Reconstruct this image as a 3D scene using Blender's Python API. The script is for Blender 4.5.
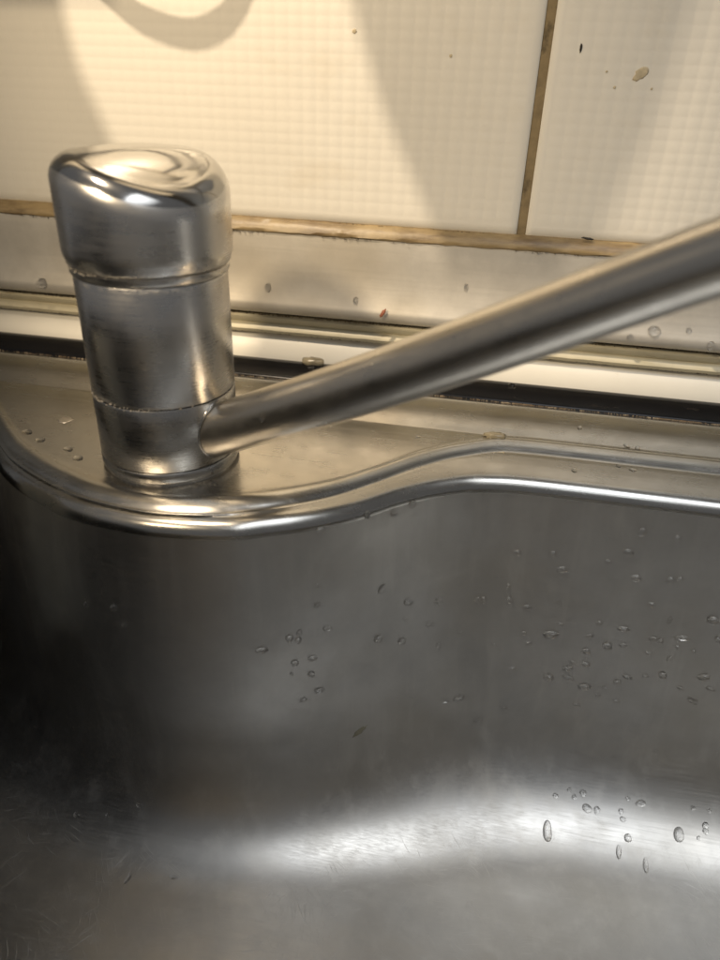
import bpy, bmesh, math, random
import numpy as np
from mathutils import Vector, Matrix
from mathutils.bvhtree import BVHTree
random.seed(7)
scene = bpy.context.scene
for o in list(bpy.data.objects):
    bpy.data.objects.remove(o)
C = scene.collection
R = math.radians

# ---------------------------------------------------------------- camera
cam_d = bpy.data.cameras.new('camera'); cam = bpy.data.objects.new('camera', cam_d); C.objects.link(cam)
yaw, pitch, roll = R(10), R(30), R(-2)
fw = Vector((-math.sin(yaw)*math.cos(pitch), math.cos(yaw)*math.cos(pitch), -math.sin(pitch)))
rt = Vector((math.cos(yaw), math.sin(yaw), 0)); dn = fw.cross(rt)
r2 = rt*math.cos(roll)+dn*math.sin(roll); d2 = -rt*math.sin(roll)+dn*math.cos(roll)
Mc = Matrix((r2, -d2, -fw)).transposed().to_4x4(); Mc.translation = Vector((0.1259, -0.2522, 0.1460))
cam.matrix_world = Mc
cam_d.sensor_fit = 'HORIZONTAL'; cam_d.sensor_width = 36; cam_d.lens = 36*721/720
cam_d.clip_start = 0.005; cam_d.clip_end = 20
cam_d.dof.use_dof = True; cam_d.dof.focus_distance = 0.325; cam_d.dof.aperture_fstop = 9.5
scene.camera = cam

# ---------------------------------------------------------------- light
world = bpy.data.worlds.new('World'); scene.world = world; world.use_nodes = True
bg = world.node_tree.nodes['Background']
bg.inputs['Color'].default_value = (0.98, 0.98, 1.0, 1); bg.inputs['Strength'].default_value = 0.12

def area(name, loc, target, sx, sy, energy, col):
    d = bpy.data.lights.new(name, 'AREA'); d.shape = 'RECTANGLE'; d.size = sx; d.size_y = sy
    d.energy = energy; d.color = col
    o = bpy.data.objects.new(name, d); C.objects.link(o); o.location = loc
    o.rotation_euler = (Vector(target)-Vector(loc)).to_track_quat('-Z', 'Y').to_euler()
    return o
WARM = Vector((-0.12, -0.13, 0.62))
def spot(name, loc, target, energy, col, size, blend, soft):
    d = bpy.data.lights.new(name, 'SPOT'); d.energy = energy; d.color = col; d.shadow_soft_size = soft
    d.spot_size = R(size); d.spot_blend = blend
    o = bpy.data.objects.new(name, d); C.objects.link(o); o.location = loc
    o.rotation_euler = (Vector(target)-Vector(loc)).to_track_quat('-Z', 'Y').to_euler()
spot('warm_spot', WARM, (0.03, 0.13, 0.11), 14, (1.0, 0.82, 0.60), 45, 0.75, 0.010)
spot('warm_front_fill', (-0.15, -0.36, 0.42), (0.02, 0.11, 0.12), 8.2, (1.0, 0.80, 0.54), 46, 0.9, 0.03)  # fill light added to lift the wall shadows and the faucet front
area('cool_lamp', (0.47, -0.32, 0.60), (0.50, -0.05, -0.10), 0.66, 0.44, 0.76, (0.92, 0.96, 1.0)).data.spread = R(68)
vs = scene.view_settings
vs.view_transform = 'Standard'; vs.look = 'None'; vs.exposure = 0.12; vs.gamma = 1; vs.use_curve_mapping = False
scene.cycles.max_bounces = 10; scene.cycles.glossy_bounces = 6; scene.cycles.transmission_bounces = 8
scene.cycles.sample_clamp_indirect = 4.0
scene.cycles.use_denoising = True

# ---------------------------------------------------------------- helpers
def tag(o, label=None, cat=None, group=None, kind=None):
    if label: o['label'] = label
    if cat: o['category'] = cat
    if group: o['group'] = group
    if kind: o['kind'] = kind
    return o
def mesh_obj(name, verts, faces, mat, parent=None, smooth=True):
    m = bpy.data.meshes.new(name); m.from_pydata([tuple(v) for v in verts], [], faces); m.update()
    if smooth:
        m.polygons.foreach_set('use_smooth', [True]*len(m.polygons))
    if mat: m.materials.append(mat)
    o = bpy.data.objects.new(name, m); C.objects.link(o)
    if parent: o.parent = parent
    return o
def empty(name, loc=(0, 0, 0)):
    o = bpy.data.objects.new(name, None); C.objects.link(o); o.location = loc; o.empty_display_size = 0.01
    return o
def pchip(xs, ys):
    n = len(xs); h = [xs[i+1]-xs[i] for i in range(n-1)]; s = [(ys[i+1]-ys[i])/h[i] for i in range(n-1)]
    d = [0.0]*n
    for i in range(1, n-1):
        if s[i-1]*s[i] > 0:
            w1 = 2*h[i]+h[i-1]; w2 = h[i]+2*h[i-1]; d[i] = (w1+w2)/(w1/s[i-1]+w2/s[i])
    d[0] = s[0] if False else 0.0; d[-1] = 0.0
    def f(x):
        if x <= xs[0]: return ys[0]
        if x >= xs[-1]: return ys[-1]
        i = max(k for k in range(n-1) if xs[k] <= x)
        t = (x-xs[i])/h[i]
        return ((1+2*t)*(1-t)**2*ys[i] + t*(1-t)**2*h[i]*d[i] + t*t*(3-2*t)*ys[i+1] + t*t*(t-1)*h[i]*d[i+1])
    return f
def extrude_profile(name, prof, x0, x1, mat, parent=None, closed=True, nx=1, jitter=0.0):
    """prof: (y,z) list swept along x"""
    n = len(prof); V = []; F = []
    for i in range(nx+1):
        x = x0+(x1-x0)*i/nx
        for (y, z) in prof:
            V.append((x, y+random.uniform(-jitter, jitter), z+random.uniform(-jitter, jitter)))
    for i in range(nx):
        for k in range(n if closed else n-1):
            a = i*n+k; b = i*n+(k+1) % n
            F.append((a, b, b+n, a+n))
    if closed:
        F.append(tuple(range(n))[::-1]); F.append(tuple(nx*n+k for k in range(n)))
    o = mesh_obj(name, V, F, mat, parent)
    o.data.set_sharp_from_angle(angle=R(40))
    return o
def lathe(name, prof, mat, parent=None, seg=96, cap_top=False, cap_bot=False):
    n = len(prof); V = []; F = []
    for i in range(seg):
        a = 2*math.pi*i/seg
        for (r, z) in prof: V.append((r*math.cos(a), r*math.sin(a), z))
    for i in range(seg):
        j = (i+1) % seg
        for k in range(n-1): F.append((i*n+k, j*n+k, j*n+k+1, i*n+k+1))
    if cap_top: F.append(tuple(i*n+n-1 for i in range(seg)))
    if cap_bot: F.append(tuple(i*n for i in range(seg))[::-1])
    o = mesh_obj(name, V, F, mat, parent); o.data.set_sharp_from_angle(angle=R(50))
    return o
def arc(cy, cz, r, a0, a1, n):
    return [(cy+r*math.cos(R(a0+(a1-a0)*i/n)), cz+r*math.sin(R(a0+(a1-a0)*i/n))) for i in range(n+1)]

# ---------------------------------------------------------------- materials
class N:
    def __init__(s, name):
        s.m = bpy.data.materials.new(name); s.m.use_nodes = True; s.t = s.m.node_tree
        s.b = s.t.nodes['Principled BSDF']; s.co = s.new('ShaderNodeTexCoord')
    def new(s, ty, **kw):
        n = s.t.nodes.new(ty)
        for k, v in kw.items(): setattr(n, k, v)
        return n
    def link(s, a, b): s.t.links.new(a, b)
    def mapping(s, scale, rot=(0, 0, 0), src='Object'):
        m = s.new('ShaderNodeMapping'); m.inputs['Scale'].default_value = scale; m.inputs['Rotation'].default_value = rot
        s.link(s.co.outputs[src], m.inputs['Vector']); return m.outputs['Vector']
    def noise(s, vec, scale=1, detail=4, rough=0.5, dist=0):
        n = s.new('ShaderNodeTexNoise'); n.inputs['Scale'].default_value = scale; n.inputs['Detail'].default_value = detail
        n.inputs['Roughness'].default_value = rough; n.inputs['Distortion'].default_value = dist
        s.link(vec, n.inputs['Vector']); return n.outputs['Fac']
    def ramp(s, fac, stops):
        r = s.new('ShaderNodeValToRGB'); e = r.color_ramp.elements
        while len(e) < len(stops): e.new(0.5)
        for k, (p, c) in enumerate(stops):
            e[k].position = p; e[k].color = c if len(c) == 4 else (*c, 1)
        s.link(fac, r.inputs['Fac']); return r.outputs['Color']
    def mix(s, fac, a, b, mode='MIX'):
        n = s.new('ShaderNodeMix', data_type='RGBA', blend_type=mode)
        for sock, v in ((n.inputs[0], fac), (n.inputs[6], a), (n.inputs[7], b)):
            if hasattr(v, 'node'): s.link(v, sock)
            elif isinstance(v, (int, float)): sock.default_value = v
            else: sock.default_value = v if len(v) == 4 else (*v, 1)
        return n.outputs[2]
    def math(s, op, a, b=0.0, c=None):
        n = s.new('ShaderNodeMath', operation=op)
        for sock, v in zip(n.inputs, (a, b, c if c is not None else 0.0)):
            if hasattr(v, 'node'): s.link(v, sock)
            else: sock.default_value = v
        return n.outputs[0]
    def maprange(s, v, a, b, c, d):
        n = s.new('ShaderNodeMapRange'); s.link(v, n.inputs[0])
        for i, q in enumerate((a, b, c, d)): n.inputs[i+1].default_value = q
        return n.outputs[0]
    def bump(s, h, strength, dist, prev=None):
        n = s.new('ShaderNodeBump'); n.inputs['Strength'].default_value = strength; n.inputs['Distance'].default_value = dist
        s.link(h, n.inputs['Height'])
        if prev: s.link(prev, n.inputs['Normal'])
        return n.outputs['Normal']
    def set(s, **kw):
        for k, v in kw.items():
            k = k.replace('_', ' ')
            if hasattr(v, 'node'): s.link(v, s.b.inputs[k])
            else: s.b.inputs[k].default_value = v if not (isinstance(v, tuple) and len(v) == 3) else (*v, 1)
        return s.m

def steel(name, brush, base=(0.60, 0.58, 0.55), rough=0.25, spread=0.12, bump=0.12, scratches=0.0, crust=None, grime=0.25, mottle=60, drips=0.0):
    """brushed stainless steel; brush = scale vector of the stretched grain (long axis = small number)"""
    n = N(name)
    g1 = n.noise(n.mapping(brush), 1, 3, 0.6)
    g2 = n.noise(n.mapping((mottle, mottle, mottle)), 1, 5, 0.6)
    g3 = n.noise(n.mapping((14, 14, 14)), 1, 3, 0.5)
    col = n.mix(n.maprange(g2, 0.35, 0.75, 0, grime), base, tuple(c*0.62 for c in base))
    col = n.mix(n.maprange(g3, 0.45, 0.8, 0, grime*1.2), col, (base[0]*0.72, base[1]*0.66, base[2]*0.55))
    ro = n.maprange(g1, 0.25, 0.75, rough-spread*0.5, rough+spread*0.5)
    ro = n.math('ADD', ro, n.maprange(g2, 0.3, 0.8, -0.03, 0.08))
    if drips:                                   # dried water runs down the wall and a cloudy film
        dr = n.noise(n.mapping((110, 110, 5)), 1, 4, 0.6); fm = n.noise(n.mapping((28, 28, 20), (0.3, 0.2, 0.5)), 1, 5, 0.65, 1.0)
        film = n.math('ADD', n.maprange(dr, 0.52, 0.75, 0, drips), n.maprange(fm, 0.5, 0.75, 0, drips))
        col = n.mix(film, col, (0.64, 0.62, 0.58)); ro = n.math('ADD', ro, n.math('MULTIPLY', film, 0.12))
    nor = n.bump(g1, bump, 0.0002)
    if scratches > 0:
        acc = None
        for k, (rz, sc) in enumerate(((0.4, 1.0), (1.25, 1.3), (2.2, 0.9), (2.9, 1.1), (0.9, 0.8))):
            vr = n.new('ShaderNodeVectorRotate', rotation_type='Z_AXIS'); vr.inputs['Angle'].default_value = rz
            wob = n.new('ShaderNodeTexNoise'); wob.inputs['Scale'].default_value = 45; n.link(n.co.outputs['Object'], wob.inputs['Vector'])
            ad = n.new('ShaderNodeVectorMath', operation='MULTIPLY_ADD'); n.link(wob.outputs['Color'], ad.inputs[0]); ad.inputs[1].default_value = (0.006, 0.006, 0.0); n.link(n.co.outputs['Object'], ad.inputs[2])
            n.link(ad.outputs[0], vr.inputs['Vector'])
            mp = n.new('ShaderNodeMapping'); mp.inputs['Scale'].default_value = (80*sc, 2200*sc, 5); n.link(vr.outputs[0], mp.inputs['Vector']); v = mp.outputs[0]
            sn = n.noise(v, 1, 2, 0.4)
            v2 = n.noise(n.mapping((35, 35, 35), (0.3*k, 0, rz)), 1, 1, 0.5)
            ln = n.math('MULTIPLY', n.maprange(sn, 0.64, 0.70, 0, 1), n.maprange(v2, 0.50, 0.62, 0, 1))
            acc = ln if acc is None else n.math('MAXIMUM', acc, ln)
        geo = n.new('ShaderNodeNewGeometry'); sp_ = n.new('ShaderNodeSeparateXYZ'); n.link(geo.outputs['Normal'], sp_.inputs[0])
        acc = n.math('MULTIPLY', acc, n.maprange(sp_.outputs['Z'], 0.86, 0.99, 0, 1))
        col = n.mix(n.math('MULTIPLY', acc, scratches), col, (0.85, 0.82, 0.76))
        ro = n.math('ADD', ro, n.math('MULTIPLY', acc, 0.25))
        nor = n.bump(acc, 0.25, 0.00015, nor)
    metal = 1.0
    if crust:                                   # limescale deposits: list of (z height, half width, amount)
        sep = n.new('ShaderNodeSeparateXYZ'); n.link(n.co.outputs['Object'], sep.inputs[0])
        cn = n.noise(n.mapping((420, 420, 420)), 1, 4, 0.65)
        cl = n.noise(n.mapping((70, 70, 70)), 1, 2, 0.5)
        tot = None
        for (z, hw, amt) in crust:
            dz = n.math('ABSOLUTE', n.math('SUBTRACT', sep.outputs['Z'], z))
            band = n.maprange(dz, 0, hw, 1, 0)
            v = n.math('MULTIPLY', band, n.math('MULTIPLY', n.maprange(cn, 0.42, 0.62, 0, 1), n.maprange(cl, 0.42, 0.62, 0, amt)))
            tot = v if tot is None else n.math('MAXIMUM', tot, v)
        tot = n.math('MINIMUM', tot, 1.0)
        col = n.mix(tot, col, (0.55, 0.50, 0.43))
        ro = n.math('ADD', ro, n.math('MULTIPLY', tot, 0.4))
        metal = n.math('SUBTRACT', 1.0, n.math('MULTIPLY', tot, 0.85))
        nor = n.bump(tot, 0.5, 0.0006, nor)
    return n.set(Base_Color=col, Metallic=metal, Roughness=ro, Normal=nor)

M = {}
M['basin'] = steel('basin_steel', (22, 1500, 1700), base=(0.57, 0.555, 0.53), rough=0.39, spread=0.12, bump=0.035, scratches=0.3, grime=0.4, mottle=38, drips=0.5)
M['deck'] = steel('deck_steel', (20, 650, 650), base=(0.54, 0.53, 0.505), rough=0.23, spread=0.08, bump=0.05, grime=0.45, mottle=80)
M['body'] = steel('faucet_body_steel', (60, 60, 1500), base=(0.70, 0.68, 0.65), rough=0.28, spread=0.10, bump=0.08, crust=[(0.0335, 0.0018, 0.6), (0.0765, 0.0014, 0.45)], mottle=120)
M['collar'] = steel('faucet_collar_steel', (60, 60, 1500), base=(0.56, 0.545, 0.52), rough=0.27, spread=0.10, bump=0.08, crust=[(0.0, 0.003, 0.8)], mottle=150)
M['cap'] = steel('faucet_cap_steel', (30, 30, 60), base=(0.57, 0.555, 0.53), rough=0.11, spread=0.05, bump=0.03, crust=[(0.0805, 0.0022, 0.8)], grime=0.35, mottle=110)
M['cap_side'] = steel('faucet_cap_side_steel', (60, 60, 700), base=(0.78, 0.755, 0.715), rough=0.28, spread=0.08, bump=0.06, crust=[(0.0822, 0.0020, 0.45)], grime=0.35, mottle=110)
M['spout'] = steel('spout_steel', (25, 900, 900), base=(0.66, 0.62, 0.555), rough=0.30, spread=0.06, bump=0.04, mottle=90)
M['rail'] = steel('rail_steel', (16, 700, 700), base=(0.62, 0.585, 0.52), rough=0.52, spread=0.16, bump=0.14, grime=0.6, mottle=60)
M['rail'].node_tree.nodes['Principled BSDF'].inputs['Metallic'].default_value = 0.45

def plain(name, col, rough=0.5, var=0.15, scale=40, bump=0.0, dirt=None, spec=0.5):
    n = N(name); g = n.noise(n.mapping((scale,)*3), 1, 5, 0.6)
    c = n.mix(n.maprange(g, 0.3, 0.75, 0, 1), col, tuple(q*(1-var) for q in col))
    if dirt:
        g2 = n.noise(n.mapping(dirt[1]), 1, 5, 0.65)
        c = n.mix(n.maprange(g2, dirt[2], dirt[3], 0, dirt[4]), c, dirt[0])
    kw = dict(Base_Color=c, Roughness=rough, Specular_IOR_Level=spec)
    if bump: kw['Normal'] = n.bump(n.noise(n.mapping((scale*6,)*3), 1, 3, 0.6), bump, 0.0005)
    return n.set(**kw)
M['tile'] = plain('glazed_tile', (0.82, 0.78, 0.69), 0.30, 0.07, 9, 0.0, ((0.60, 0.50, 0.34), (16, 16, 26), 0.56, 0.8, 0.35))
M['grout'] = plain('stained_grout', (0.30, 0.225, 0.12), 0.9, 0.45, 130, 0.4, ((0.10, 0.075, 0.04), (150, 150, 90), 0.55, 0.68, 0.9))
M['sealant'] = plain('stained_sealant', (0.36, 0.265, 0.135), 0.42, 0.4, 60, 0.2, ((0.13, 0.085, 0.04), (45, 80, 260), 0.45, 0.68, 0.85))
M['ivory'] = plain('ivory_trim', (0.62, 0.56, 0.40), 0.4, 0.2, 60, 0.1, ((0.25, 0.18, 0.09), (60, 300, 300), 0.60, 0.72, 0.6))
M['white'] = plain('cream_plastic', (0.78, 0.745, 0.655), 0.35, 0.06, 40, 0.05, ((0.5, 0.42, 0.3), (90, 90, 140), 0.66, 0.78, 0.5))
M['rubber'] = plain('black_rubber', (0.006, 0.006, 0.007), 0.25, 0.3, 90, 0.05, ((0.04, 0.033, 0.026), (60, 200, 300), 0.6, 0.75, 0.6), 0.2)
M['gap'] = plain('dark_gap', (0.02, 0.017, 0.014), 0.6, 0.3, 200)
M['dirt'] = plain('brown_residue', (0.20, 0.14, 0.08), 0.7, 0.5, 300, 0.3, ((0.45, 0.38, 0.28), (120, 300, 300), 0.5, 0.65, 0.8))

# ---------------------------------------------------------------- wall with its tiles
YW = 0.1085
wall = mesh_obj('wall', [(-0.9, YW+0.0016, -0.3), (0.9, YW+0.0016, -0.3), (0.9, YW+0.0016, 1.0), (-0.9, YW+0.0016, 1.0),
                         (-0.9, YW+0.06, -0.3), (0.9, YW+0.06, -0.3), (0.9, YW+0.06, 1.0), (-0.9, YW+0.06, 1.0)],
                [(0, 1, 2, 3), (5, 4, 7, 6), (0, 4, 5, 1), (3, 2, 6, 7), (0, 3, 7, 4), (1, 5, 6, 2)], M['grout'], smooth=False)
tag(wall, kind='structure')
def tile_mesh(w, h, px, pz):
    """embossed tile: border flat, inside a grid of shallow pillows"""
    V = []; F = []
    def cuts(L, p):
        n = int((L-0.008)/p); m = (L-n*p)/2
        c = [0.0, 0.0012, m*0.999]; prof = [0, 1, 1]
        cs = [(0.0, -0.0012), (0.0012, 0.0), (m*0.8, 0.0)]
        for i in range(n):
            a = m+i*p
            cs += [(a, -1), (a+p*0.12, 1), (a+p*0.88, 1)]
        cs += [(m+n*p, -1), (L-0.0012, 0.0), (L, -0.0012)]
        return cs
    cx = cuts(w, px); cz = cuts(h, pz)
    for (z, kz) in cz:
        for (x, kx) in cx:
            y = 0.0
            if kx == -0.0012 or kz == -0.0012: y = 0.0012
            elif kx in (-1, 1) and kz in (-1, 1):
                y = -0.00007 if (kx == 1 and kz == 1) else (0.00005 if kx == -1 else -0.00001)
            V.append((x, y, z))
    n = len(cx)
    for j in range(len(cz)-1):
        for i in range(n-1):
            a = j*n+i; F.append((a, a+1, a+n+1, a+n))
    # sides back to the wall
    base = len(V)
    for (x, z) in ((0, 0), (w, 0), (w, h), (0, h)): V.append((x, 0.0045, z))
    return V, F
TZ = 0.0775; TW, TH = 0.30, 0.20
V, F = tile_mesh(TW, TH, 0.0062, 0.0047)
tile0 = mesh_obj('wall_tile', V, F, M['tile'], wall); tile0.location = (0.1352-0.0021-TW, YW, TZ)
tile1 = tile0.copy(); C.objects.link(tile1); tile1.location = (0.1352+0.0021, YW, TZ)
for x in (-0.1726-TW-0.0026+0.0026-0.0052,):
    t = tile0.copy(); C.objects.link(t); t.location = (0.1352-0.0021-2*TW-0.0052, YW, TZ)
for k in range(3):
    t = tile0.copy(); C.objects.link(t); t.location = (0.1352+0.0021-(2-k)*(TW+0.0052), YW, TZ+TH+0.0052)
seal = extrude_profile('sealant_bead', [(YW+0.001, 0.0718), (YW-0.0046, 0.0720), (YW-0.0052, 0.0728), (YW-0.0049, 0.0742), (YW-0.0034, 0.0760), (YW-0.0016, 0.0779), (YW+0.001, 0.0784)],
                       -0.5, 0.6, M['sealant'], wall, nx=260, jitter=0.00022)

# ---------------------------------------------------------------- rail, trim, strip, gasket
rail_prof = [(0.1085, 0.0745), (0.1046, 0.0745), (0.1040, 0.0710)] \
    + [(0.1036, 0.0620), (0.1030, 0.0540), (0.1018, 0.0460), (0.0998, 0.0405)] + arc(0.1034, 0.0366, 0.0048, 152, 268, 12) + [(0.1072, 0.0305), (0.1085, 0.0305)]
rail = extrude_profile('splash_rail', rail_prof, -0.5, 0.6, M['rail'], nx=4)
tag(rail, 'long stained brushed steel rail running along the wall below the tiles', 'rail')
trim_prof = [(0.1085, 0.0303), (0.1042, 0.0303), (0.1030, 0.0290), (0.1036, 0.0268), (0.1050, 0.0255), (0.1030, 0.0243), (0.1022, 0.0225), (0.1030, 0.0208), (0.1085, 0.0206)]
trim = extrude_profile('edge_trim', trim_prof, -0.5, 0.6, M['ivory'], nx=160, jitter=0.00012)
tag(trim, 'thin yellowed ivory trim under the steel rail', 'trim')
strip = extrude_profile('cream_strip', [(0.1085, 0.0203), (0.1068, 0.0203), (0.1060, 0.0198), (0.0994, 0.0084), (0.0994, -0.006), (0.1085, -0.006)], -0.5, 0.6, M['white'], nx=2)
tag(strip, 'smooth cream plastic strip between ivory trim and black gasket', 'strip')
gas_prof = [(0.0992, -0.004), (0.0992, 0.0074), (0.0982, 0.0084), (0.0965, 0.0087), (0.0940, 0.0083), (0.0910, 0.0073), (0.0880, 0.0061), (0.0855, 0.0051), (0.0838, 0.0044), (0.0830, 0.0034), (0.0830, -0.004)]
gasket = extrude_profile('rubber_gasket', gas_prof, -0.5, 0.6, M['rubber'], nx=60, jitter=0.00003)
tag(gasket, 'glossy black rubber gasket between the steel sink and the cream strip', 'gasket')

# ---------------------------------------------------------------- sink: one stamped sheet (deck + basin)
BX = 0.0070                                        # middle of the bulge that carries the faucet
g_edge = pchip([0, .014, .034, .047, .058, .0745, .0914, .1065, .1225, .139, .155], [1.0, .985, .93, .84, .755, .585, .335, .165, .05, .008, 0])
def y_edge(x): return 0.0200-0.0655*g_edge(abs(x-BX))
g_step = pchip([0, .020, .036, .064, .081, .096, .1125, .134, .150], [1.0, .97, .90, .70, .50, .30, .135, .01, 0])
def y_step(x): return 0.0490-0.0840*g_step(x-BX if x > BX else (BX-x)/1.13)
XL, XR, YF, RC = -0.32, 0.52, -0.42, 0.085
per = []                                         # (x, y, ox, oy outward dir, nx, ny inward normal, back?)
x = XR-RC
xs = []
while x > XL+RC:
    xs.append(x)
    x -= 0.0016 if -0.16 < x < 0.36 else 0.006
YB = 0.0200
P = [(x, y_edge(x), 'b') for x in xs]
def corner(cx, cy, a0, a1, n=16): return [(cx+RC*math.cos(R(a0+(a1-a0)*i/n)), cy+RC*math.sin(R(a0+(a1-a0)*i/n)), 'o') for i in range(1, n)]
P += corner(XL+RC, YB-RC, 90, 180)
P += [(XL, YB-RC-(YB-RC-(YF+RC))*i/24, 'o') for i in range(25)]
P += corner(XL+RC, YF+RC, 180, 270)
P += [(XL+RC+(XR-XL-2*RC)*i/40, YF, 'o') for i in range(41)]
P += corner(XR-RC, YF+RC, 270, 360)
P += [(XR, YF+RC+(YB-RC-(YF+RC))*i/24, 'o') for i in range(25)]
P += corner(XR-RC, YB-RC, 0, 90)
NP = len(P)
nrm = []
for i in range(NP):
    a = P[i-1]; b = P[(i+1) % NP]; t = Vector((b[0]-a[0], b[1]-a[1])).normalized()
    nrm.append(Vector((-t.y, t.x)))              # left of travel = inward (loop runs counter clockwise)
for _ in range(2):
    nrm = [(nrm[i-1]+nrm[i]*2+nrm[(i+1) % NP]).normalized() for i in range(NP)]
FZ, FR, ER = -0.172, 0.056, 0.0050
LEDGE = -0.0034
def column(i):
    x, y, k = P[i]; n = nrm[i]
    if k == 'b':
        o = Vector((0, 1)); ds = y_step(x)-y; dc = max(0.0535-y, ds+0.0068); dg = 0.0838-y
    else:
        o = -n; ds, dc, dg = 0.029, 0.0335, 0.060
    e = Vector((x, y)); col = []
    def out(d, z): q = e+o*d; col.append((q.x, q.y, z))
    def inn(d, z): q = e+n*d; col.append((q.x, q.y, z))
    # outer rim: a convex roll beside the gasket, falling to the crease
    out(dg+0.004, -0.002); out(dg+0.0005, 0.0012)
    for t in (0.0, 0.12, 0.25, 0.4, 0.55, 0.7, 0.82, 0.92): 
        d = dg-0.001+(dc-dg+0.001)*t; out(d, 0.0036*(1-t**1.7)+0.0)
    out(dc, -0.0002); out(dc-0.0012, -0.0004)
    # flat deck
    w = dc-0.0012-(ds+0.0050)
    for t in (0.04, 0.15, 0.3, 0.45, 0.6, 0.75, 0.88, 0.96): out(dc-0.0012-w*t, -0.0004)
    # soft convex step down to the ledge
    for dd, zz in ((0.0050, -0.0003), (0.0036, 0.0000), (0.0024, 0.0002), (0.0012, 0.0002), (0.0, 0.0001), (-0.0012, -0.0002), (-0.0024, -0.0006), (-0.0036, -0.0011), (-0.0046, -0.0017), (-0.0056, -0.0023), (-0.0064, -0.0026)):
        out(ds+dd, zz)
    out(ds-0.0072, -0.00255)
    d0 = ds-0.0072; d1 = 0.0052
    for t in (0.2, 0.5, 0.8): out(d0+(d1-d0)*t, -0.00262-0.0005*t)
    # roll over the edge into the bowl
    r = 0.0052
    for k2 in range(0, 11):
        a = (math.pi/2-0.03)*k2/10; d = 0.0046-r*1.25*math.sin(a)
        (out if d > 0 else (lambda q, z: inn(-q, z)))(d, -0.0033-r*1.25*(1-math.cos(a)))
    top = len(col)-1
    zt = FZ+FR
    for k2 in range(1, 16):
        t = k2/15; inn(0.0021+0.0085*t, -0.0102+(zt+0.0102)*t)
    dw = 0.0106
    for k2 in range(1, 19):
        a = (math.pi/2)*k2/18; inn(dw+FR*(1-math.cos(a)), zt-FR*math.sin(a))
    fl = (col[-1][0], col[-1][1])
    cx, cy = 0.10, -0.215
    for t in (0.06, 0.13, 0.22, 0.33, 0.46, 0.6, 0.74, 0.87):
        col.append((fl[0]+(cx-fl[0])*t, fl[1]+(cy-fl[1])*t, FZ-0.006*t))
    return col, top
cols = [column(i) for i in range(NP)]
top = cols[0][1]; nr = len(cols[0][0])
# the bulge washes out towards the floor: smooth the rows along the wall, more with depth
grid = [list(c) for c, _ in cols]
for k in range(top+1, nr):
    z = grid[0][k][2]; f = max(0.0, min(1.0, (-0.03-z)/(-0.03-FZ))); it = int(3200*f*f)
    xs_ = np.array([grid[i][k][0] for i in range(NP)]); ys_ = np.array([grid[i][k][1] for i in range(NP)])
    e = len(xs)-2
    for _ in range(it):
        xs_[2:e] = (xs_[1:e-1]+2*xs_[2:e]+xs_[3:e+1])/4; ys_[2:e] = (ys_[1:e-1]+2*ys_[2:e]+ys_[3:e+1])/4
    for i in range(NP): grid[i][k] = (float(xs_[i]), float(ys_[i]), grid[i][k][2])
SV = [v for c in grid for v in c]
SF = []
for i in range(NP):
    j = (i+1) % NP
    for k in range(nr-1): SF.append((i*nr+k, i*nr+k+1, j*nr+k+1, j*nr+k))
cidx = len(SV); SV.append((0.10, -0.215, FZ-0.0065))
for i in range(NP): SF.append((i*nr+nr-1, cidx, ((i+1) % NP)*nr+nr-1))
tmp = bpy.data.meshes.new('tmp'); tmp.from_pydata(SV, [], SF); tmp.update()
VN = [v.normal.copy() for v in tmp.vertices]
if VN[cidx].z < 0:
    SF = [f[::-1] for f in SF]; VN = [-v for v in VN]
bpy.data.meshes.remove(tmp)
sink_bvh = BVHTree.FromPolygons([Vector(v) for v in SV], SF)
sink = empty('sink'); tag(sink, 'brushed stainless steel kitchen sink with a bulging faucet ledge and deep basin', 'sink')
SPLIT = top
def sub_mesh(name, test, mat):
    fs = [f for f in SF if test(f)]; used = sorted({v for f in fs for v in f}); mp = {v: i for i, v in enumerate(used)}
    o = mesh_obj(name, [SV[v] for v in used], [tuple(mp[v] for v in f) for f in fs], mat, sink)
    o.data.normals_split_custom_set_from_vertices([VN[v] for v in used])
    return o
def rowmax(f): return max((nr if v == cidx else v % nr) for v in f)
deck = sub_mesh('deck', lambda f: rowmax(f) <= SPLIT, M['deck'])
basin = sub_mesh('basin', lambda f: rowmax(f) > SPLIT, M['basin'])

# ---------------------------------------------------------------- faucet
fau = empty('faucet'); tag(fau, 'brushed steel single lever kitchen faucet standing on the sink ledge', 'faucet')
RB = 0.0280
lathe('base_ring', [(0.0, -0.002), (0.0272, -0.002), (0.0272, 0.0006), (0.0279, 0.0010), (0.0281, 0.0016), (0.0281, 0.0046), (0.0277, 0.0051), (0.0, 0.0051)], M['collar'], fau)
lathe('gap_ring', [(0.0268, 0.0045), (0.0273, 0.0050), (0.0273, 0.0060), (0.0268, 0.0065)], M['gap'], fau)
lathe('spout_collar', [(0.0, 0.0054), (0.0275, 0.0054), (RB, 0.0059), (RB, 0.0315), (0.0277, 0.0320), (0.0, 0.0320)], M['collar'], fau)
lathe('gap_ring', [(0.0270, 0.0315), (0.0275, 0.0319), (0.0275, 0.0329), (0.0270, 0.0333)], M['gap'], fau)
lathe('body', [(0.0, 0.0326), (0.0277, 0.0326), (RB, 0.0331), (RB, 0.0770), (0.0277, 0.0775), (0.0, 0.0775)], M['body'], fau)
lathe('neck_ring', [(0.0266, 0.0770), (0.0275, 0.0777), (0.0284, 0.0780), (0.0288, 0.0788), (0.0288, 0.0806), (0.0280, 0.0812), (0.0266, 0.0812)], M['body'], fau)
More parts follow.
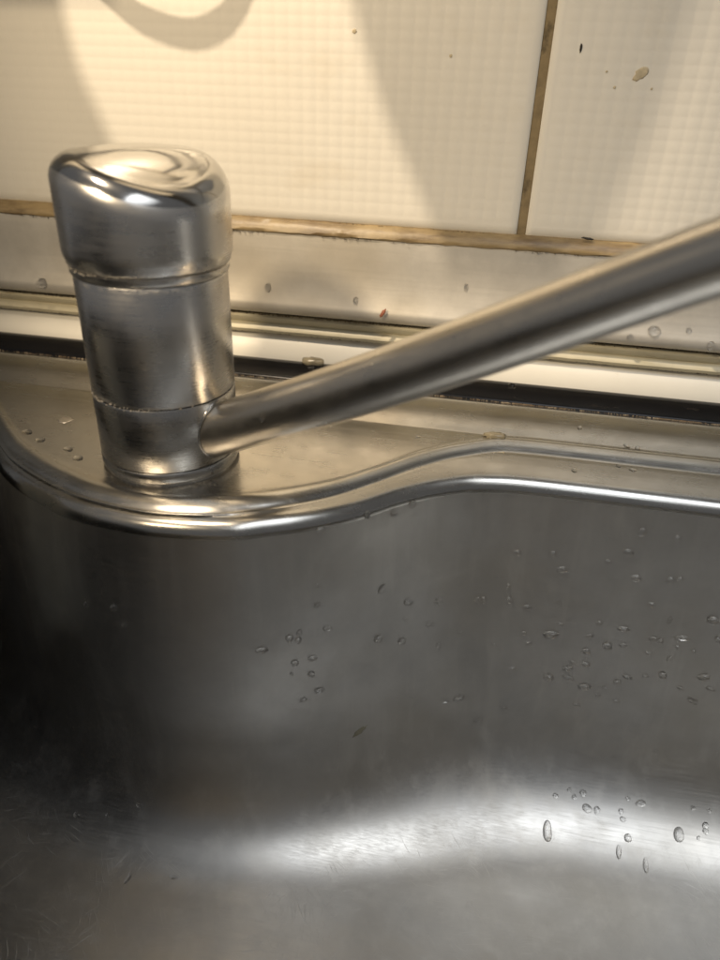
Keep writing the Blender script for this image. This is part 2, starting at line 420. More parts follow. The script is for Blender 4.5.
# cap: round head whose top falls away towards the spout side
RCAP = 0.0304; QA = R(-37)
T = pchip([-0.034, -0.022, -0.010, 0.0, .008, .015, .0195, .0225, .026, .0285, .032], [.1130, .1172, .1192, .1188, .1167, .1137, .1112, .1093, .1073, .1062, .1050])
def ztop(x, y):
    q = x*math.cos(QA)+y*math.sin(QA); p = -x*math.sin(QA)+y*math.cos(QA)
    return T(q)-3.0*p*p
seg = 160; FRC = 0.0085; rings = []
rr = [RCAP-FRC]*0 + [0.0015, 0.004, 0.007, 0.010, 0.013, 0.0155, 0.0175, 0.0190, 0.0205, RCAP-FRC]
CV = []; CF = []; ncap = 0
for i in range(seg):
    a = 2*math.pi*i/seg; ca, sa = math.cos(a), math.sin(a); colv = []
    for r in rr: colv.append((r*ca, r*sa, ztop(r*ca, r*sa)))
    for k in range(1, 13):
        ph = math.pi/2*k/12; r = RCAP-FRC+FRC*math.sin(ph)
        rq = RCAP-FRC+0.0045*math.sin(ph)
        colv.append((r*ca, r*sa, ztop(rq*ca, rq*sa)-FRC*0.95*(1-math.cos(ph))))
    zt_ = colv[-1][2]
    for k in range(1, 6): colv.append((RCAP*ca, RCAP*sa, zt_+(0.0870-zt_)*k/5))
    for (r, z) in ((0.03035, 0.0858), (0.0301, 0.0846), (0.0297, 0.0834), (0.0294, 0.0820), (0.0291, 0.0815), (0.0270, 0.0815)): colv.append((r*ca, r*sa, z))
    ncap = len(colv); CV += colv
for i in range(seg):
    j = (i+1) % seg
    for k in range(ncap-1): CF.append((i*ncap+k, i*ncap+k+1, j*ncap+k+1, j*ncap+k))
ci = len(CV); CV.append((0, 0, ztop(0, 0)))
for i in range(seg): CF.append((ci, i*ncap, ((i+1) % seg)*ncap))
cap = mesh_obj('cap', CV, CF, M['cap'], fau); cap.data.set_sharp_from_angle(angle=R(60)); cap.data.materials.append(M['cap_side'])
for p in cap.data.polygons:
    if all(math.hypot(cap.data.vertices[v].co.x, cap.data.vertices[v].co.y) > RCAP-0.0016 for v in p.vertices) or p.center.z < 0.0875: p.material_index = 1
# spout: straight tube rising to the right and towards the viewer, bending down at its end
def tube(name, pts, rad, mat, parent=None, seg=48, ends=True):
    V = []; F = []; n = len(pts); pts = [Vector(p) for p in pts]
    up = Vector((0, 0, 1))
    for i in range(n):
        t = (pts[min(i+1, n-1)]-pts[max(i-1, 0)]).normalized()
        s = t.cross(up)
        if s.length < 1e-3: s = Vector((0, 1, 0))
        s.normalize(); u = s.cross(t); r = rad[i] if isinstance(rad, (list, tuple)) else rad
        for k in range(seg):
            a = 2*math.pi*k/seg; V.append(pts[i]+s*(r*math.cos(a))+u*(r*math.sin(a)))
    for i in range(n-1):
        for k in range(seg):
            k2 = (k+1) % seg; F.append((i*seg+k, i*seg+k2, (i+1)*seg+k2, (i+1)*seg+k))
    if ends: F.append(tuple(range(seg))[::-1]); F.append(tuple((n-1)*seg+k for k in range(seg)))
    o = mesh_obj(name, V, F, mat, parent); o.data.set_sharp_from_angle(angle=R(50)); return o
SA = Vector((0.0, 0.0, 0.0040)); SE = Vector((0.1778, -0.0633, 0.1086)); sd = (SE-SA).normalized()
def spoint(t):                                   # t = 0 at the collar, 1 where it leaves the frame; a faint downward bow
    return SA+sd*(0.018+0.19*t)-Vector((0, 0, 0.0022))*math.sin(math.pi*max(0, min(1, t)))
sp = [spoint(1.45*i/40) for i in range(41)]
rads = [0.0104-0.0011*min(1, i/28) for i in range(41)]
sde = (sp[-1]-sp[-2]).normalized()
hor = Vector((sde.x, sde.y, 0)).normalized(); e0 = sp[-1]; an0 = math.asin(sde.z); rb = 0.03
for k in range(1, 17):
    a = an0-(an0+R(85))*k/16; e0 = e0+(hor*math.cos(a)+Vector((0, 0, 1))*math.sin(a))*(rb*(an0+R(85))/16); sp.append(e0.copy())
rads += [0.0093]*16
spout = tube('spout', sp, rads, M['spout'], fau)
tube('outlet', [sp[-1]+Vector((0, 0, 0.003)), sp[-1]-Vector((0, 0, 0.012))], 0.0104, M['cap'], spout)
# weld line where the spout enters the collar
wl = []
for k in range(65):
    a = 2*math.pi*k/64; s = sd.cross(Vector((0, 0, 1))).normalized(); u = s.cross(sd)
    rad = s*(0.0106*math.cos(a))+u*(0.0106*math.sin(a)); base = spoint(0)+rad
    A = sd.x**2+sd.y**2; B = 2*(base.x*sd.x+base.y*sd.y); Cc = base.x**2+base.y**2-(RB+0.0001)**2
    t = (-B+math.sqrt(max(0, B*B-4*A*Cc)))/(2*A); wl.append(base+sd*t)
tube('weld_seam', wl, 0.0003, M['cap'], fau, seg=8, ends=False)

# ---------------------------------------------------------------- cable loop and cloth corner, plus unseen things added to shade wall and basin
M['cloth'] = plain('shadow_sheet_beige', (0.72, 0.66, 0.54), 0.95, 0.2, 60, 0.3)
M['cable'] = plain('grey_cable', (0.10, 0.095, 0.09), 0.5, 0.2, 60)
M['tub'] = plain('black_plastic', (0.012, 0.012, 0.012), 0.5, 0.2, 60)
def to_lamp(x, z, yc):                           # where the line from a point of the wall to the lamp crosses the plane y = yc
    a = Vector((x, YW, z)); t = (YW-yc)/(YW-WARM.y); return a+(WARM-a)*t
def cloth(outline, yc, label):  # unseen sheet added so that its shadow on the wall follows the outline
    pts = [to_lamp(x, z, yc) for x, z in outline]; n = len(pts)
    V = [p+Vector((0, -0.002, 0)) for p in pts]+[p+Vector((0, 0.002, 0)) for p in pts]
    F = [tuple(range(n)), tuple(range(2*n-1, n-1, -1))]+[(i, i+n, (i+1) % n+n, (i+1) % n) for i in range(n)]
    o = mesh_obj('shadow_sheet', V, F, M['cloth'], smooth=False); tag(o, label, 'cloth', 'added shadow sheets above the sink'); return o
cloth([(-0.40, 0.01), (-0.052, 0.01), (-0.058, 0.055), (-0.0616, 0.082), (-0.0686, 0.107), (-0.0798, 0.135), (-0.084, 0.167), (-0.086, 0.30), (-0.40, 0.30)], 0.030, 'added beige sheet above the frame shading the tiles left of the faucet')
cloth([(0.1055, 0.055), (0.155, 0.055), (0.1669, 0.078), (0.1824, 0.129), (0.188, 0.172), (0.20, 0.30), (0.03, 0.30), (0.0508, 0.169), (0.0654, 0.132), (0.0835, 0.0996), (0.0946, 0.078)], 0.030, 'added beige sheet above the frame shading the tiles right of the faucet')
lp = [(-0.090, 0.205), (-0.075, 0.184), (-0.0613, 0.1712), (-0.042, 0.1590), (-0.0225, 0.1549), (-0.008, 0.159), (0.000, 0.166), (0.0056, 0.1745), (0.016, 0.19), (0.020, 0.23)]
cpts = [to_lamp(x, z, 0.094) for x, z in lp]
fx = [pchip(list(range(len(lp))), [p[k] for p in cpts]) for k in range(3)]
cab = tube('hanging_cable', [Vector([f(i/6) for f in fx]) for i in range(6*(len(lp)-1)+1)], 0.0028, M['cable'], seg=12)
tag(cab, 'grey cable hanging in a loop in front of the tiles above the faucet', 'cable')

def tub():  # added out of view to keep the basin's left side dark
    t = empty('shade_tub', (-0.205, -0.20, FZ+0.002)); tag(t, 'unseen black tub added to darken the left of the basin', 'tub')
    V = []; F = []; prof = [(0.76, 0.0), (0.81, 0.003), (0.84, 0.015), (1.05, 0.205), (1.12, 0.207), (1.12, 0.203), (1.07, 0.202), (0.82, 0.015), (0.76, 0.006)]
    m = 44
    for (sc, z) in prof:
        for k in range(m):
            a = 2*math.pi*k/m; c, q = math.cos(a), math.sin(a); e = 0.30
            V.append((0.100*sc*math.copysign(abs(c)**e, c), 0.155*sc*math.copysign(abs(q)**e, q), z))
    for j in range(len(prof)-1):
        for k in range(m): F.append((j*m+k, j*m+(k+1) % m, (j+1)*m+(k+1) % m, (j+1)*m+k))
    F.append(tuple(range(m))[::-1]); F.append(tuple((len(prof)-1)*m+k for k in range(m)))
    mesh_obj('shell', V, F, M['tub'], t).data.set_sharp_from_angle(angle=R(50))
tub()
M['rag'] = plain('pale_cloth', (0.30, 0.30, 0.27), 0.95, 0.15, 80, 0.3)
def rag():                                       # hangs over the right rim of the added tub; only its corner reaches the frame
    path = [(-0.118, -0.007), (-0.112, 0.020), (-0.106, 0.0365), (-0.098, 0.0385), (-0.090, 0.0375), (-0.0845, 0.031), (-0.0835, 0.010), (-0.0832, -0.040), (-0.083, -0.085), (-0.083, -0.096), (-0.083, -0.102)]
    V = []; F = []; ny = 8; n = len(path)
    for side in (0, 1):
        for i, (x, z) in enumerate(path):
            y1 = -0.0305-(0.004 if i == n-1 else 0.0012 if i == n-2 else 0)
            for k in range(ny+1):
                y = -0.085+(y1+0.085)*k/ny
                V.append((x+0.0012*math.sin(k*1.1)*(i/n)-(0.0016 if side else 0), y, z-(0.0016 if side and 3 <= i <= 5 else 0)))
    w = ny+1; o = n*w
    for i in range(n-1):
        for k in range(ny):
            a = i*w+k; F.append((a, a+1, a+w+1, a+w)); F.append((o+a, o+a+w, o+a+w+1, o+a+1))
    for i in range(n-1): F.append((i*w, (i+1)*w, o+(i+1)*w, o+i*w)); F.append((i*w+ny, o+i*w+ny, o+(i+1)*w+ny, (i+1)*w+ny))
    for k in range(ny): F.append(((n-1)*w+k, (n-1)*w+k+1, o+(n-1)*w+k+1, o+(n-1)*w+k)); F.append((k, o+k, o+k+1, k+1))
    tag(mesh_obj('dish_cloth', V, F, M['rag']), 'pale cloth whose corner hangs in the dark left edge of the basin', 'cloth')
rag()

# ---------------------------------------------------------------- water
wm = N('water'); wm.set(Base_Color=(1.0, 1.0, 1.0), Roughness=0.02, IOR=1.33, Transmission_Weight=1.0); M['water'] = wm.m
def bvh_of(o):
    mw = o.matrix_world
    return BVHTree.FromPolygons([mw @ v.co for v in o.data.vertices], [tuple(p.vertices) for p in o.data.polygons])
bpy.context.view_layer.update()
def drop_mesh(seed, height, tear=0.0, mat=None):
    """a low dome with an uneven rim (unit radius, base at z = -0.12)"""
    rnd = random.Random(seed); m = 20; V = []; F = []
    ph = [rnd.uniform(0, 6.28) for _ in range(3)]; am = [rnd.uniform(0.03, 0.10), rnd.uniform(0.02, 0.06), rnd.uniform(0.01, 0.03)]
    rows = [(1.0, -0.12), (1.0, 0.0), (0.985, 0.16), (0.93, 0.38), (0.82, 0.60), (0.66, 0.78), (0.46, 0.91), (0.24, 0.98)]
    for (r, z) in rows:
        for k in range(m):
            a = 2*math.pi*k/m; q = r*(1+sum(am[j]*math.sin((j+2)*a+ph[j]) for j in range(3)))
            y = q*math.sin(a); y2 = y*(1+0.25*tear*(-y)) ; x2 = q*math.cos(a)*(1-0.28*tear*y)
            V.append((x2, y2-0.1*tear, z*height*(1-0.35*tear*y) if z > 0 else z))
    for j in range(len(rows)-1):
        for k in range(m): F.append((j*m+k, j*m+(k+1) % m, (j+1)*m+(k+1) % m, (j+1)*m+k))
    F.append(tuple(range(m))[::-1]); V.append((0, 0, height)); t = len(V)-1; j = (len(rows)-1)*m
    for k in range(m): F.append((j+k, j+(k+1) % m, t))
    me = bpy.data.meshes.new('water_drop'); me.from_pydata(V, [], F); me.update()
    me.polygons.foreach_set('use_smooth', [True]*len(me.polygons)); me.materials.append(mat or M['water']); return me
DM = [drop_mesh(k, 0.78, 0.35) for k in range(8)]; DT = [drop_mesh(20+k, 0.45, 0.9) for k in range(3)]; DF = [drop_mesh(40+k, 0.30, 0.2) for k in range(4)]
def place_drop(mesh, p, rad, asp, bvh, label, group, name='water_drop', cat='water drop', spin=0.0, up=Vector((0, 0, 1))):
    loc, n, _, _ = bvh.find_nearest(Vector(p))
    if n.dot(cam.matrix_world.translation-loc) < 0: n = -n
    v = up-n*up.dot(n)
    if v.length < 0.2: v = Vector((0, 1, 0))-n*n.y
    v.normalize(); u = v.cross(n)
    if spin: v, u = v*math.cos(spin)+u*math.sin(spin), u*math.cos(spin)-v*math.sin(spin)
    o = bpy.data.objects.new(name, mesh); C.objects.link(o)
    k = rad/1000
    m4 = Matrix((u*k, v*(k*asp), n*(k*min(1, asp**0.5)))).transposed().to_4x4(); m4.translation = loc
    o.matrix_world = m4; tag(o, label, cat, group); return o
# (x, y, z, radius in mm, height/width)
WALL_DROPS = [(0.1991, 0.0183, -0.0199, 2.1, 0.9), (0.2134, 0.0182, -0.0211, 1.67, 0.9), (0.1956, 0.0175, -0.0307, 2.35, 0.7), (0.1884, 0.017, -0.0364, 1.51, 0.8), (0.2012, 0.0165, -0.0424, 2.16, 0.7), (0.215, 0.0166, -0.0411, 1.85, 0.8), (0.2186, 0.0167, -0.0405, 1.71, 0.9), (0.2101, 0.0156, -0.0549, 1.84, 0.8), (0.2366, 0.0153, -0.0581, 2.61, 0.7), (0.1498, 0.0166, -0.0377, 1.76, 0.8), (0.165, 0.0171, -0.036, 1.75, 0.8), (0.1701, 0.0165, -0.0434, 2.42, 0.6), (0.1482, 0.015, -0.0551, 1.58, 0.9), (0.1495, 0.0145, -0.062, 2.05, 0.7), (0.1375, 0.013, -0.063, 2.05, 0.8), (0.158, 0.0146, -0.0651, 2.05, 0.6), (0.1716, 0.0151, -0.0611, 1.13, 0.9), (0.1738, 0.0142, -0.0717, 1.82, 0.5), (0.1707, 0.0137, -0.0779, 3.68, 0.45), (0.1874, 0.0139, -0.0759, 1.6, 0.6), (0.1904, 0.0145, -0.0681, 1.35, 0.9), (0.1876, 0.0132, -0.0844, 2.3, 0.5), (0.1961, 0.0136, -0.0799, 2.28, 0.7), (0.2011, 0.0144, -0.0695, 2.69, 0.4), (0.2028, 0.0137, -0.0781, 1.82, 0.5), (0.2146, 0.0142, -0.0724, 1.79, 0.6), (0.2178, 0.0141, -0.0729, 1.34, 0.9), (0.2264, 0.0144, -0.0697, 3.11, 0.3), (0.2142, 0.0135, -0.0804, 1.81, 0.5), (0.2193, 0.0151, -0.0607, 1.1, 1.6), (0.2254, 0.014, -0.0748, 1.34, 0.6), (0.2235, 0.0135, -0.0814, 1.26, 1.2), (0.1731, 0.0118, -0.1019, 2.61, 0.5), (0.1822, 0.0119, -0.1007, 2.83, 0.35), (0.1809, 0.0123, -0.0956, 2.34, 0.4), (0.1902, 0.0116, -0.1045, 2.83, 0.5), (0.1888, 0.0126, -0.0917, 1.86, 0.6), (0.1829, 0.0126, -0.0917, 1.63, 0.6), (0.1554, 0.0115, -0.0991, 2.38, 0.5), (0.2226, 0.0127, -0.0913, 1.92, 0.9), (0.2399, 0.0129, -0.0889, 2.72, 0.5), (0.2042, 0.012, -0.0992, 1.87, 0.6), (0.208, 0.0123, -0.0954, 2.32, 0.4), (0.1996, 0.0117, -0.1037, 1.41, 0.6), (0.1968, 0.0113, -0.108, 1.42, 0.6), (0.1883, 0.0107, -0.1153, 1.92, 0.5), (0.2059, 0.0112, -0.1103, 1.89, 0.5), (0.2375, 0.0117, -0.1029, 1.38, 1), (0.2398, 0.0117, -0.1035, 1.2, 1), (0.2443, 0.0124, -0.0949, 1.82, 0.5), (0.2325, 0.0139, -0.0757, 1.12, 1), (0.2317, 0.0122, -0.097, 1.38, 0.5), (0.2155, 0.0125, -0.0933, 1.47, 0.5), (0.2407, 0.0145, -0.068, 1.32, 1), (0.154, 0.0094, -0.1213, 1.96, 0.4), (0.1612, 0.0131, -0.0842, 1.63, 0.6), (0.1582, 0.0134, -0.079, 1.62, 0.6), (0.0718, -0.028, -0.0101, 1.92, 0.95), (0.0874, -0.0151, -0.0081, 1.46, 1), (0.0965, -0.0058, -0.0115, 1.63, 1), (0.1034, 0.0004, -0.01, 1.73, 1), (0.0946, -0.0119, -0.0457, 1.95, 1.1), (0.1049, -0.0036, -0.0575, 2.42, 0.6), (0.1176, 0.0052, -0.0616, 2.03, 0.5), (0.1143, 0.0018, -0.0722, 1.82, 0.6), (0.1043, -0.0051, -0.066, 1.55, 0.5), (0.1353, 0.0125, -0.063, 1.96, 0.9), (0.0945, -0.0149, -0.0716, 1.93, 0.9), (0.1035, -0.0073, -0.0772, 1.8, 1), (0.1192, 0.0034, -0.0847, 1.39, 1), (0.071, -0.031, -0.0347, 1.2, 1), (0.0715, -0.0314, -0.0435, 1.21, 1.2), (0.0652, -0.0363, -0.0559, 1.22, 1.2), (0.0616, -0.0385, -0.0584, 1.63, 0.9), (0.0649, -0.0368, -0.0603, 1.4, 0.9), (0.0638, -0.0384, -0.0725, 1.67, 0.9), (0.0705, -0.0343, -0.072, 2.1, 0.5), (0.0703, -0.0351, -0.0811, 1.7, 0.7), (0.0513, -0.0441, -0.0626, 2.84, 0.4), (0.0735, -0.0337, -0.0919, 2.39, 0.4), (0.0674, -0.0378, -0.0957, 1.73, 0.4), (0.129, 0.0088, -0.0795, 1.63, 0.5), (0.1309, 0.005, -0.1153, 2.91, 0.4), (0.1244, 0.0021, -0.1158, 2.41, 0.35), (0.0755, -0.03, -0.0577, 2.07, 0.35), (0.0627, -0.0394, -0.0786, 0.84, 1), (-0.0221, -0.0484, -0.0484, 1.22, 1), (-0.0084, -0.0505, -0.0456, 1.4, 1), (-0.0047, -0.0515, -0.0534, 1.21, 0.8), (0.142, 0.006, -0.1295, 2.47, 0.4), (0.1256, -0.0009, -0.1323, 1.47, 0.6), (0.1109, -0.0056, -0.1103, 1.89, 0.4), (0.1454, 0.0119, -0.0864, 1.41, 0.5), (0.1843, -0.0096, -0.159, 1.46, 0.9), (0.1907, -0.0068, -0.1565, 1.31, 0.9), (0.1932, -0.0088, -0.1584, 1.31, 1), (0.1973, -0.0069, -0.1567, 1.94, 0.9), (0.1996, -0.0121, -0.161, 2.65, 0.8), (0.2043, -0.0121, -0.1611, 1.92, 1), (0.2244, -0.007, -0.1568, 2.88, 0.6), (0.2154, -0.0109, -0.1602, 1.44, 1), (0.2164, -0.0136, -0.1622, 1.67, 0.8), (0.2183, -0.0062, -0.156, 1.35, 0.8), (0.254, -0.0101, -0.1595, 1.6, 1.1), (0.254, -0.0124, -0.1613, 1.6, 1), (0.2481, -0.0053, -0.1552, 1.19, 1), (0.2553, -0.0053, -0.1552, 1.18, 1), (0.2286, 0.0073, -0.1353, 1.92, 0.6), (0.2258, 0.0006, -0.148, 1.06, 1), (0.2095, 0.0046, -0.1413, 1.07, 1), (0.2303, 0.0054, -0.1397, 1.44, 0.5), (0.2508, -0.0154, -0.1633, 1.03, 1), (0.2187, -0.02, -0.1659, 1.89, 1.1), (-0.0388, -0.067, -0.1602, 1.86, 0.9), (-0.0087, -0.0658, -0.1514, 2.27, 0.6), (-0.0234, -0.0675, -0.1565, 1.38, 0.8), (-0.0026, -0.0843, -0.1665, 1.33, 1.8), (0.0169, -0.0812, -0.1648, 1.76, 0.6), (0.2556, 0.0086, -0.1311, 1.18, 1)]
ORD = ['leftmost']+[w+' from left' for w in 'second third fourth fifth sixth seventh eighth ninth tenth eleventh twelfth thirteenth fourteenth fifteenth sixteenth'.split()]
ZONES = ((-0.035, 'under the basin rim'), (-0.062, 'high on the basin wall'), (-0.080, 'midway down the basin wall'), (-0.098, 'below mid basin wall'), (-0.135, 'low on the basin wall'), (-1, 'on the lower basin curve'))
classes = {}
for i, (x, y, z, r, a) in enumerate(WALL_DROPS):
    zone = next(nm for lim, nm in ZONES if z > lim); side = 'left' if x < 0.14 else 'middle' if x < 0.19 else 'right'
    shape = 'wide flat' if a < 0.65 else 'round' if a < 1.05 else 'upright'
    classes.setdefault((zone, side, shape), []).append((x, i))
for (zone, side, shape), mem in classes.items():
    mem.sort()
    for rank, (_, i) in enumerate(mem):
        x, y, z, r, a = WALL_DROPS[i]
        who = 'only '+shape+' drop' if len(mem) == 1 else ORD[rank]+' of the '+shape+' drops'
        place_drop((DF[i % 4] if z < -0.135 else DM[i % 8]) if a < 1.1 else DT[i % 3], (x, y, z), r*(0.85 if z < -0.135 else 1.0), max(a*1.15, 0.4), sink_bvh, who+' '+zone+', '+side+' part', 'water drops on the basin wall', spin=random.uniform(-0.25, 0.25))
for i, ((x, y, z, r, a), lab) in enumerate(zip([(0.1814, -0.0226, -0.1671, 2.39, 2), (0.2419, -0.0146, -0.1628, 2.45, 1.5), (0.2145, -0.0259, -0.1685, 1.4, 2.2), (0.2264, -0.0291, -0.1696, 1.39, 2.4)], (
        'large elongated water drop running down the bright lower curve of the basin', 'large fat water drop on the lower curve at the right edge of the basin',
        'thin water streak just above the floor, left of the other streak', 'thin curved water streak reaching furthest down towards the basin floor'))):
    place_drop(DT[i % 3], (x, y, z), r*0.9, a*1.1, sink_bvh, lab, 'running drops on the lower curve of the basin')
for i, (x, y, z, r, a) in enumerate([(0.1933, 0.0561, 0.0006, 1.35, 1.3), (0.198, 0.0555, 0.0004, 1.35, 1.4), (0.173, 0.066, 0.0024, 1.4, 1.1), (0.1693, 0.0325, -0.0038, 1.47, 1.3), (0.1886, 0.0409, -0.0038, 1.31, 1.2), (0.1942, 0.0386, -0.0037, 1.73, 0.8), (0.1001, 0.0423, -0.0004, 1.37, 0.7), (0.1359, 0.0525, -0.0004, 1.84, 0.8)]):
    place_drop(DF[i % 4], (x, y, z), r*0.85, a*1.3, sink_bvh, ('tiny drop on the crest of the rim, left one of a pair at right', 'tiny drop on the crest of the rim, right one of a pair', 'tiny drop on the rim close to the black gasket', 'tiny drop on the lower ledge of the rim, leftmost there', 'tiny drop on the lower ledge of the rim, middle one there', 'flat smeared drop on the lower ledge of the rim, rightmost there', 'tiny drop on the flat ledge under the spout', 'tiny drop beside the silicone blob at the ledge tip')[i], 'drops on the sink rim', spin=random.uniform(-0.5, 0.5))
for i, ((x, y, z, r, a), lab) in enumerate(zip([(-0.0703, 0.0035, -0.0004, 2.67, 0.7), (-0.0605, -0.0021, -0.0004, 2.4, 0.7), (-0.0445, -0.0067, -0.0004, 2.35, 0.6), (-0.0363, -0.013, -0.0004, 2.51, 0.6)], (
        'leftmost of four flat drops left of the faucet base', 'second from left of four flat drops left of the faucet base',
        'third from left of four flat drops left of the faucet base', 'flat drop nearest the faucet base, rightmost of four'))):
    place_drop(DF[i % 4], (x, y, z), r*0.8, 1.3, sink_bvh, lab, 'flat drops on the ledge left of the faucet', spin=-0.9)
rail_bvh = bvh_of(rail)
for i, ((x, y, z, r, a), lab) in enumerate(zip([(0.0123, 0.0997, 0.0465, 2.04, 1), (0.0583, 0.0987, 0.0435, 1.5, 1.4), (0.1124, 0.1015, 0.0537, 1.26, 1.5), (-0.114, 0.0972, 0.0391, 3.22, 0.9), (0.2026, 0.0981, 0.0416, 3.3, 0.8), (0.2291, 0.0964, 0.0359, 2.34, 1), (0.1924, 0.0965, 0.0372, 1.9, 0.8), (0.218, 0.0985, 0.0429, 1.4, 1)], (
        'water drop on the steel rail just right of the faucet cap', 'small drop at the lower edge of the rail near the reddish flake', 'small drop on the middle of the rail above the spout',
        'dull drop on the steel rail to the left of the faucet', 'largest drop on the lip of the rail right of the spout', 'drop on the lip of the rail at the right edge of the picture',
        'drop on the rail lip closest under the spout', 'faint small drop on the rail above the lip at far right'))):
    place_drop(DM[i % 8], (x, y, z), r*0.85, a*1.2, rail_bvh, lab, 'drops on the steel rail')
place_drop(DT[0], spoint(0.24)+Vector((-0.002, -0.0095, 0.003)), 1.0, 1.7, bvh_of(spout), 'tiny water drop on the near side of the spout', None)
place_drop(DM[1], (0.1406, 0.0940, 0.0082), 2.0, 0.9, bvh_of(gasket), 'single round water drop on the black gasket', None)

# ---------------------------------------------------------------- deposits, flakes and stains
M['lime'] = plain('limescale', (0.36, 0.33, 0.28), 0.9, 0.4, 400, 0.5)
M['silicone'] = plain('clear_silicone', (0.42, 0.36, 0.24), 0.18, 0.35, 120, 0.1)
M['silicone'].node_tree.nodes['Principled BSDF'].inputs['Transmission Weight'].default_value = 0.45
M['flake'] = plain('dried_food', (0.30, 0.10, 0.05), 0.6, 0.4, 600, 0.2)
M['tan'] = plain('tan_flake', (0.64, 0.54, 0.36), 0.6, 0.35, 500, 0.3)
M['mould'] = plain('brown_mould', (0.07, 0.05, 0.03), 0.8, 0.5, 500, 0.2)
M['speck'] = plain('black_speck', (0.02, 0.016, 0.012), 0.7, 0.2, 500)
def crust(name, pts, size, parent, mat, flat=0.35, label=None, cat=None):
    """many tiny irregular lumps joined into one deposit"""
    V = []; F = []
    for p in pts:
        r = size*random.uniform(0.4, 1.3); b = len(V)
        for k in range(6):
            a = 2*math.pi*k/6; q = r*random.uniform(0.6, 1.3); V.append((p[0]+q*math.cos(a), p[1]+q*math.sin(a), p[2]-0.0002))
        V.append((p[0], p[1], p[2]+r*flat*random.uniform(0.5, 1.3)))
        F += [(b+k, b+(k+1) % 6, b+6) for k in range(6)]
    o = mesh_obj(name, V, F, mat, parent, smooth=False)
    if label: tag(o, label, cat, None, 'stuff')
    else: o['kind'] = 'stuff'
    return o
pts = []
for a0, a1, n, rr0, rr1 in ((195, 240, 150, 0.0284, 0.0325), (-62, -25, 150, 0.0284, 0.034), (240, 300, 60, 0.0282, 0.0292), (-25, 20, 60, 0.0283, 0.0305)):
    for _ in range(n):
        a = R(random.uniform(a0, a1)); r = rr0+(rr1-rr0)*random.random()**1.8; pts.append((r*math.cos(a), r*math.sin(a), -0.0004))
crust('limescale_crust', pts, 0.00032, fau, M['lime'])
pts = []
for _ in range(70):
    a = R(random.uniform(-175, 5) if random.random() < 0.3 else random.gauss(-128, 22)); pts.append((0.02805*math.cos(a), 0.02805*math.sin(a), 0.0326+random.gauss(0, 0.0004)))
for _ in range(60):
    a = R(random.gauss(-112, 14) if random.random() < 0.6 else random.uniform(-140, 10)); pts.append((0.0291*math.cos(a), 0.0291*math.sin(a), 0.0814+random.gauss(0, 0.0004)))
crust('limescale_crust', pts, 0.00036, fau, M['lime'], 0.6)
# brown residue line where sink and gasket meet
pts = []
for x0 in [random.uniform(-0.3, 0.34) for _ in range(70)]:
    w_ = random.uniform(0.002, 0.02)
    for _ in range(int(random.uniform(4, 40))): pts.append((x0+random.gauss(0, w_), 0.0831+random.gauss(0, 0.0003), 0.0037))
crust('residue_line', pts, 0.0004, gasket, M['dirt'], 0.4)
pts = [(-0.42+0.92*random.random(), 0.1047+random.gauss(0, 0.0003), 0.0204) for i in range(500)]
crust('residue_line', pts, 0.0006, strip, M['dirt'], 0.3)
pts = []
for x0 in [random.uniform(-0.3, 0.32) for _ in range(11)]:
    for _ in range(int(random.uniform(8, 60))): pts.append((x0+random.gauss(0, 0.012), 0.1036+random.gauss(0, 0.0002), 0.0720+random.gauss(0, 0.0002)))
for x0 in [random.uniform(-0.3, 0.32) for _ in range(9)]:
    for _ in range(int(random.uniform(4, 30))): pts.append((x0+random.gauss(0, 0.010), YW-0.0012, 0.0783+random.gauss(0, 0.0002)))
crust('residue_line', pts, 0.0003, wall, M['mould'], 0.4)
pts = [(random.uniform(-0.3, 0.32), 0.1062+random.gauss(0, 0.0003), 0.0305) for i in range(400)]+[(random.choice((0.02, 0.06, -0.12, 0.17))+random.gauss(0, 0.02), 0.1040, 0.0303) for i in range(200)]
crust('residue_line', pts, 0.0005, trim, M['dirt'], 0.4)
def splat(name, p, n, w, h, th, mat, label, cat, seed, spin=0.0, group=None):
    """flat irregular flake or spot lying on a surface"""
    rnd = random.Random(seed); m = 16; V = []; F = []
    n = Vector(n).normalized(); v = Vector((0, 0, 1))-n*n.z
    if v.length < 0.2: v = Vector((0, 1, 0))-n*n.y
    v.normalize(); u = v.cross(n); u, v = u*math.cos(spin)+v*math.sin(spin), v*math.cos(spin)-u*math.sin(spin)
    rr_ = [rnd.uniform(0.75, 1.15) for _ in range(m)]
    for (sc, zz) in ((1.0, -0.0002), (0.97, th*0.7), (0.7, th)):
        for k in range(m):
            a = 2*math.pi*k/m; V.append(Vector(p)+u*(w*sc*rr_[k]*math.cos(a))+v*(h*sc*rr_[k]*math.sin(a))+n*(zz+rnd.uniform(0, th*0.2)))
    for j in range(2):
        for k in range(m): F.append((j*m+k, j*m+(k+1) % m, (j+1)*m+(k+1) % m, (j+1)*m+k))
    F.append(tuple(2*m+k for k in range(m)))
    return tag(mesh_obj(name, V, F, mat), label, cat, group)
splat('food_flake', (0.073, 0.0970, 0.0387), (0, -0.95, 0.31), 0.0010, 0.0026, 0.0005, M['flake'], 'tiny reddish brown flake stuck on the lower rail', 'flake', 3, -0.5)
splat('dried_stain', (0.1751, YW-0.0001, 0.1457), (0, -1, 0), 0.0034, 0.0021, 0.00012, M['tan'], 'tan dried stain on the right wall tile', 'stain', 5, 0.6)
splat('dirt_speck', (0.1492, YW-0.0001, 0.1544), (0, -1, 0), 0.0005, 0.0019, 0.0002, M['speck'], 'black vertical speck on the right tile beside the grout line', 'speck', 6)
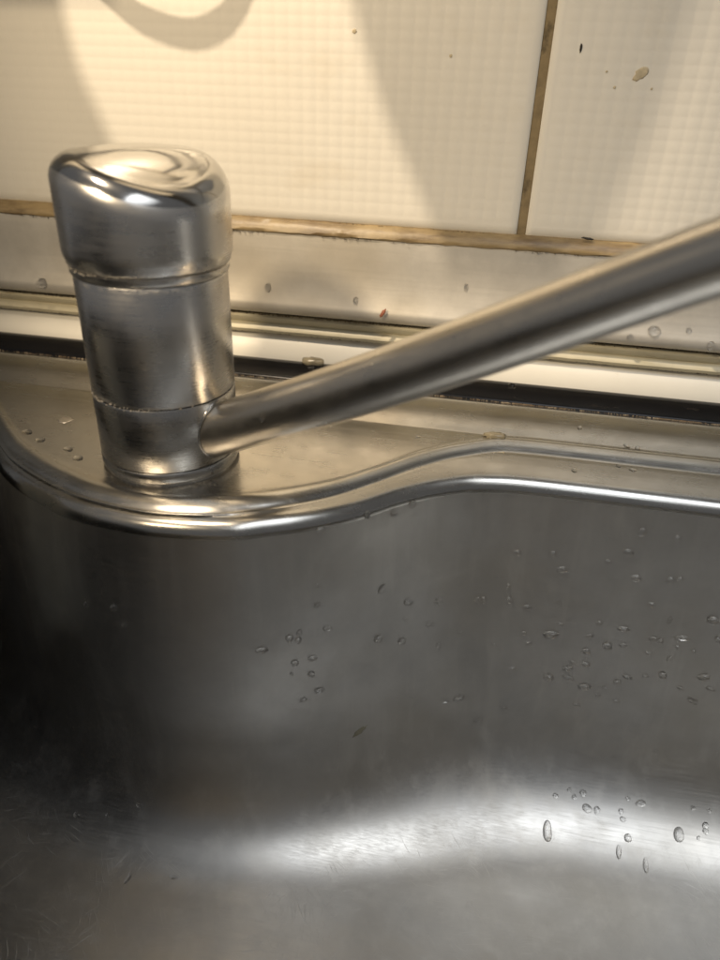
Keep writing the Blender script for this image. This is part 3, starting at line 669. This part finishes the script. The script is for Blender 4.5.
for k, (x, z, r) in enumerate(((0.1655, 0.1405, 0.0006), (0.1612, 0.1462, 0.0005), (0.1805, 0.1405, 0.0005), (0.0955, 0.150, 0.0007), (0.0530, 0.158, 0.0010))):
    splat('stain_dot', (x, YW-0.0001, z), (0, -1, 0), r, r, 0.0001, M['tan'], ('tiny brown dot below and left of the tan stain', 'tiny brown dot furthest left of the tan stain', 'tiny brown dot to the right below the tan stain', 'faint brown dot on the left tile near the grout line', 'brown dot at the top of the left tile, above the middle')[k], 'stain', 11+k, 0, 'dots of dirt on the tiles')
splat('limescale_spot', (-0.0609, 0.0189, -0.0004), (0, 0, 1), 0.0036, 0.0034, 0.00005, steel('lime_film', (60, 60, 60), base=(0.60, 0.57, 0.53), rough=0.40, grime=0.4, mottle=500), 'round pale limescale spot on the ledge left of the faucet', 'spot', 8)
splat('black_crumb', (0.1655, 0.1058, 0.0792), (0, -0.8, 0.6), 0.0030, 0.0005, 0.0004, M['speck'], 'dark crumb of mould on the sealant right of the grout line', 'mould', 9, -0.1)
splat('silicone_blob', (0.0373, 0.0965, 0.0088), (0, -0.17, 0.98), 0.0060, 0.0030, 0.0025, M['silicone'], 'clear silicone blob on the gasket behind the root of the spout', 'sealant', 12)
splat('silicone_blob', (0.1345, 0.0512, -0.0002), (0, 0, 1), 0.0052, 0.0026, 0.0016, M['silicone'], 'clear silicone blob at the right tip of the faucet ledge', 'sealant', 13)
bl = []
for i in range(40):
    xx = 0.098+0.041*i/39; bl.append(Vector((xx, y_step(xx)-0.0068+random.uniform(-0.0002, 0.0002), -0.0035)))
tag(tube('silicone_line', bl, [0.0003+0.0009*(i/39)**3*random.uniform(0.7, 1.2)+random.uniform(0, 0.00012) for i in range(40)], M['silicone'], seg=8), 'thin pale silicone line along the step right of the faucet', 'sealant')
loc, nn, _, _ = sink_bvh.find_nearest(Vector((0.0898, -0.0237, -0.1232)))
if nn.y > 0: nn = -nn
splat('food_smear', loc, nn, 0.0014, 0.0045, 0.00003, steel('olive_smear', (60, 60, 60), base=(0.45, 0.43, 0.34), rough=0.42, grime=0.6, mottle=500), 'faint olive smear on the basin wall above the bright curve', 'smear', 15, -0.9)
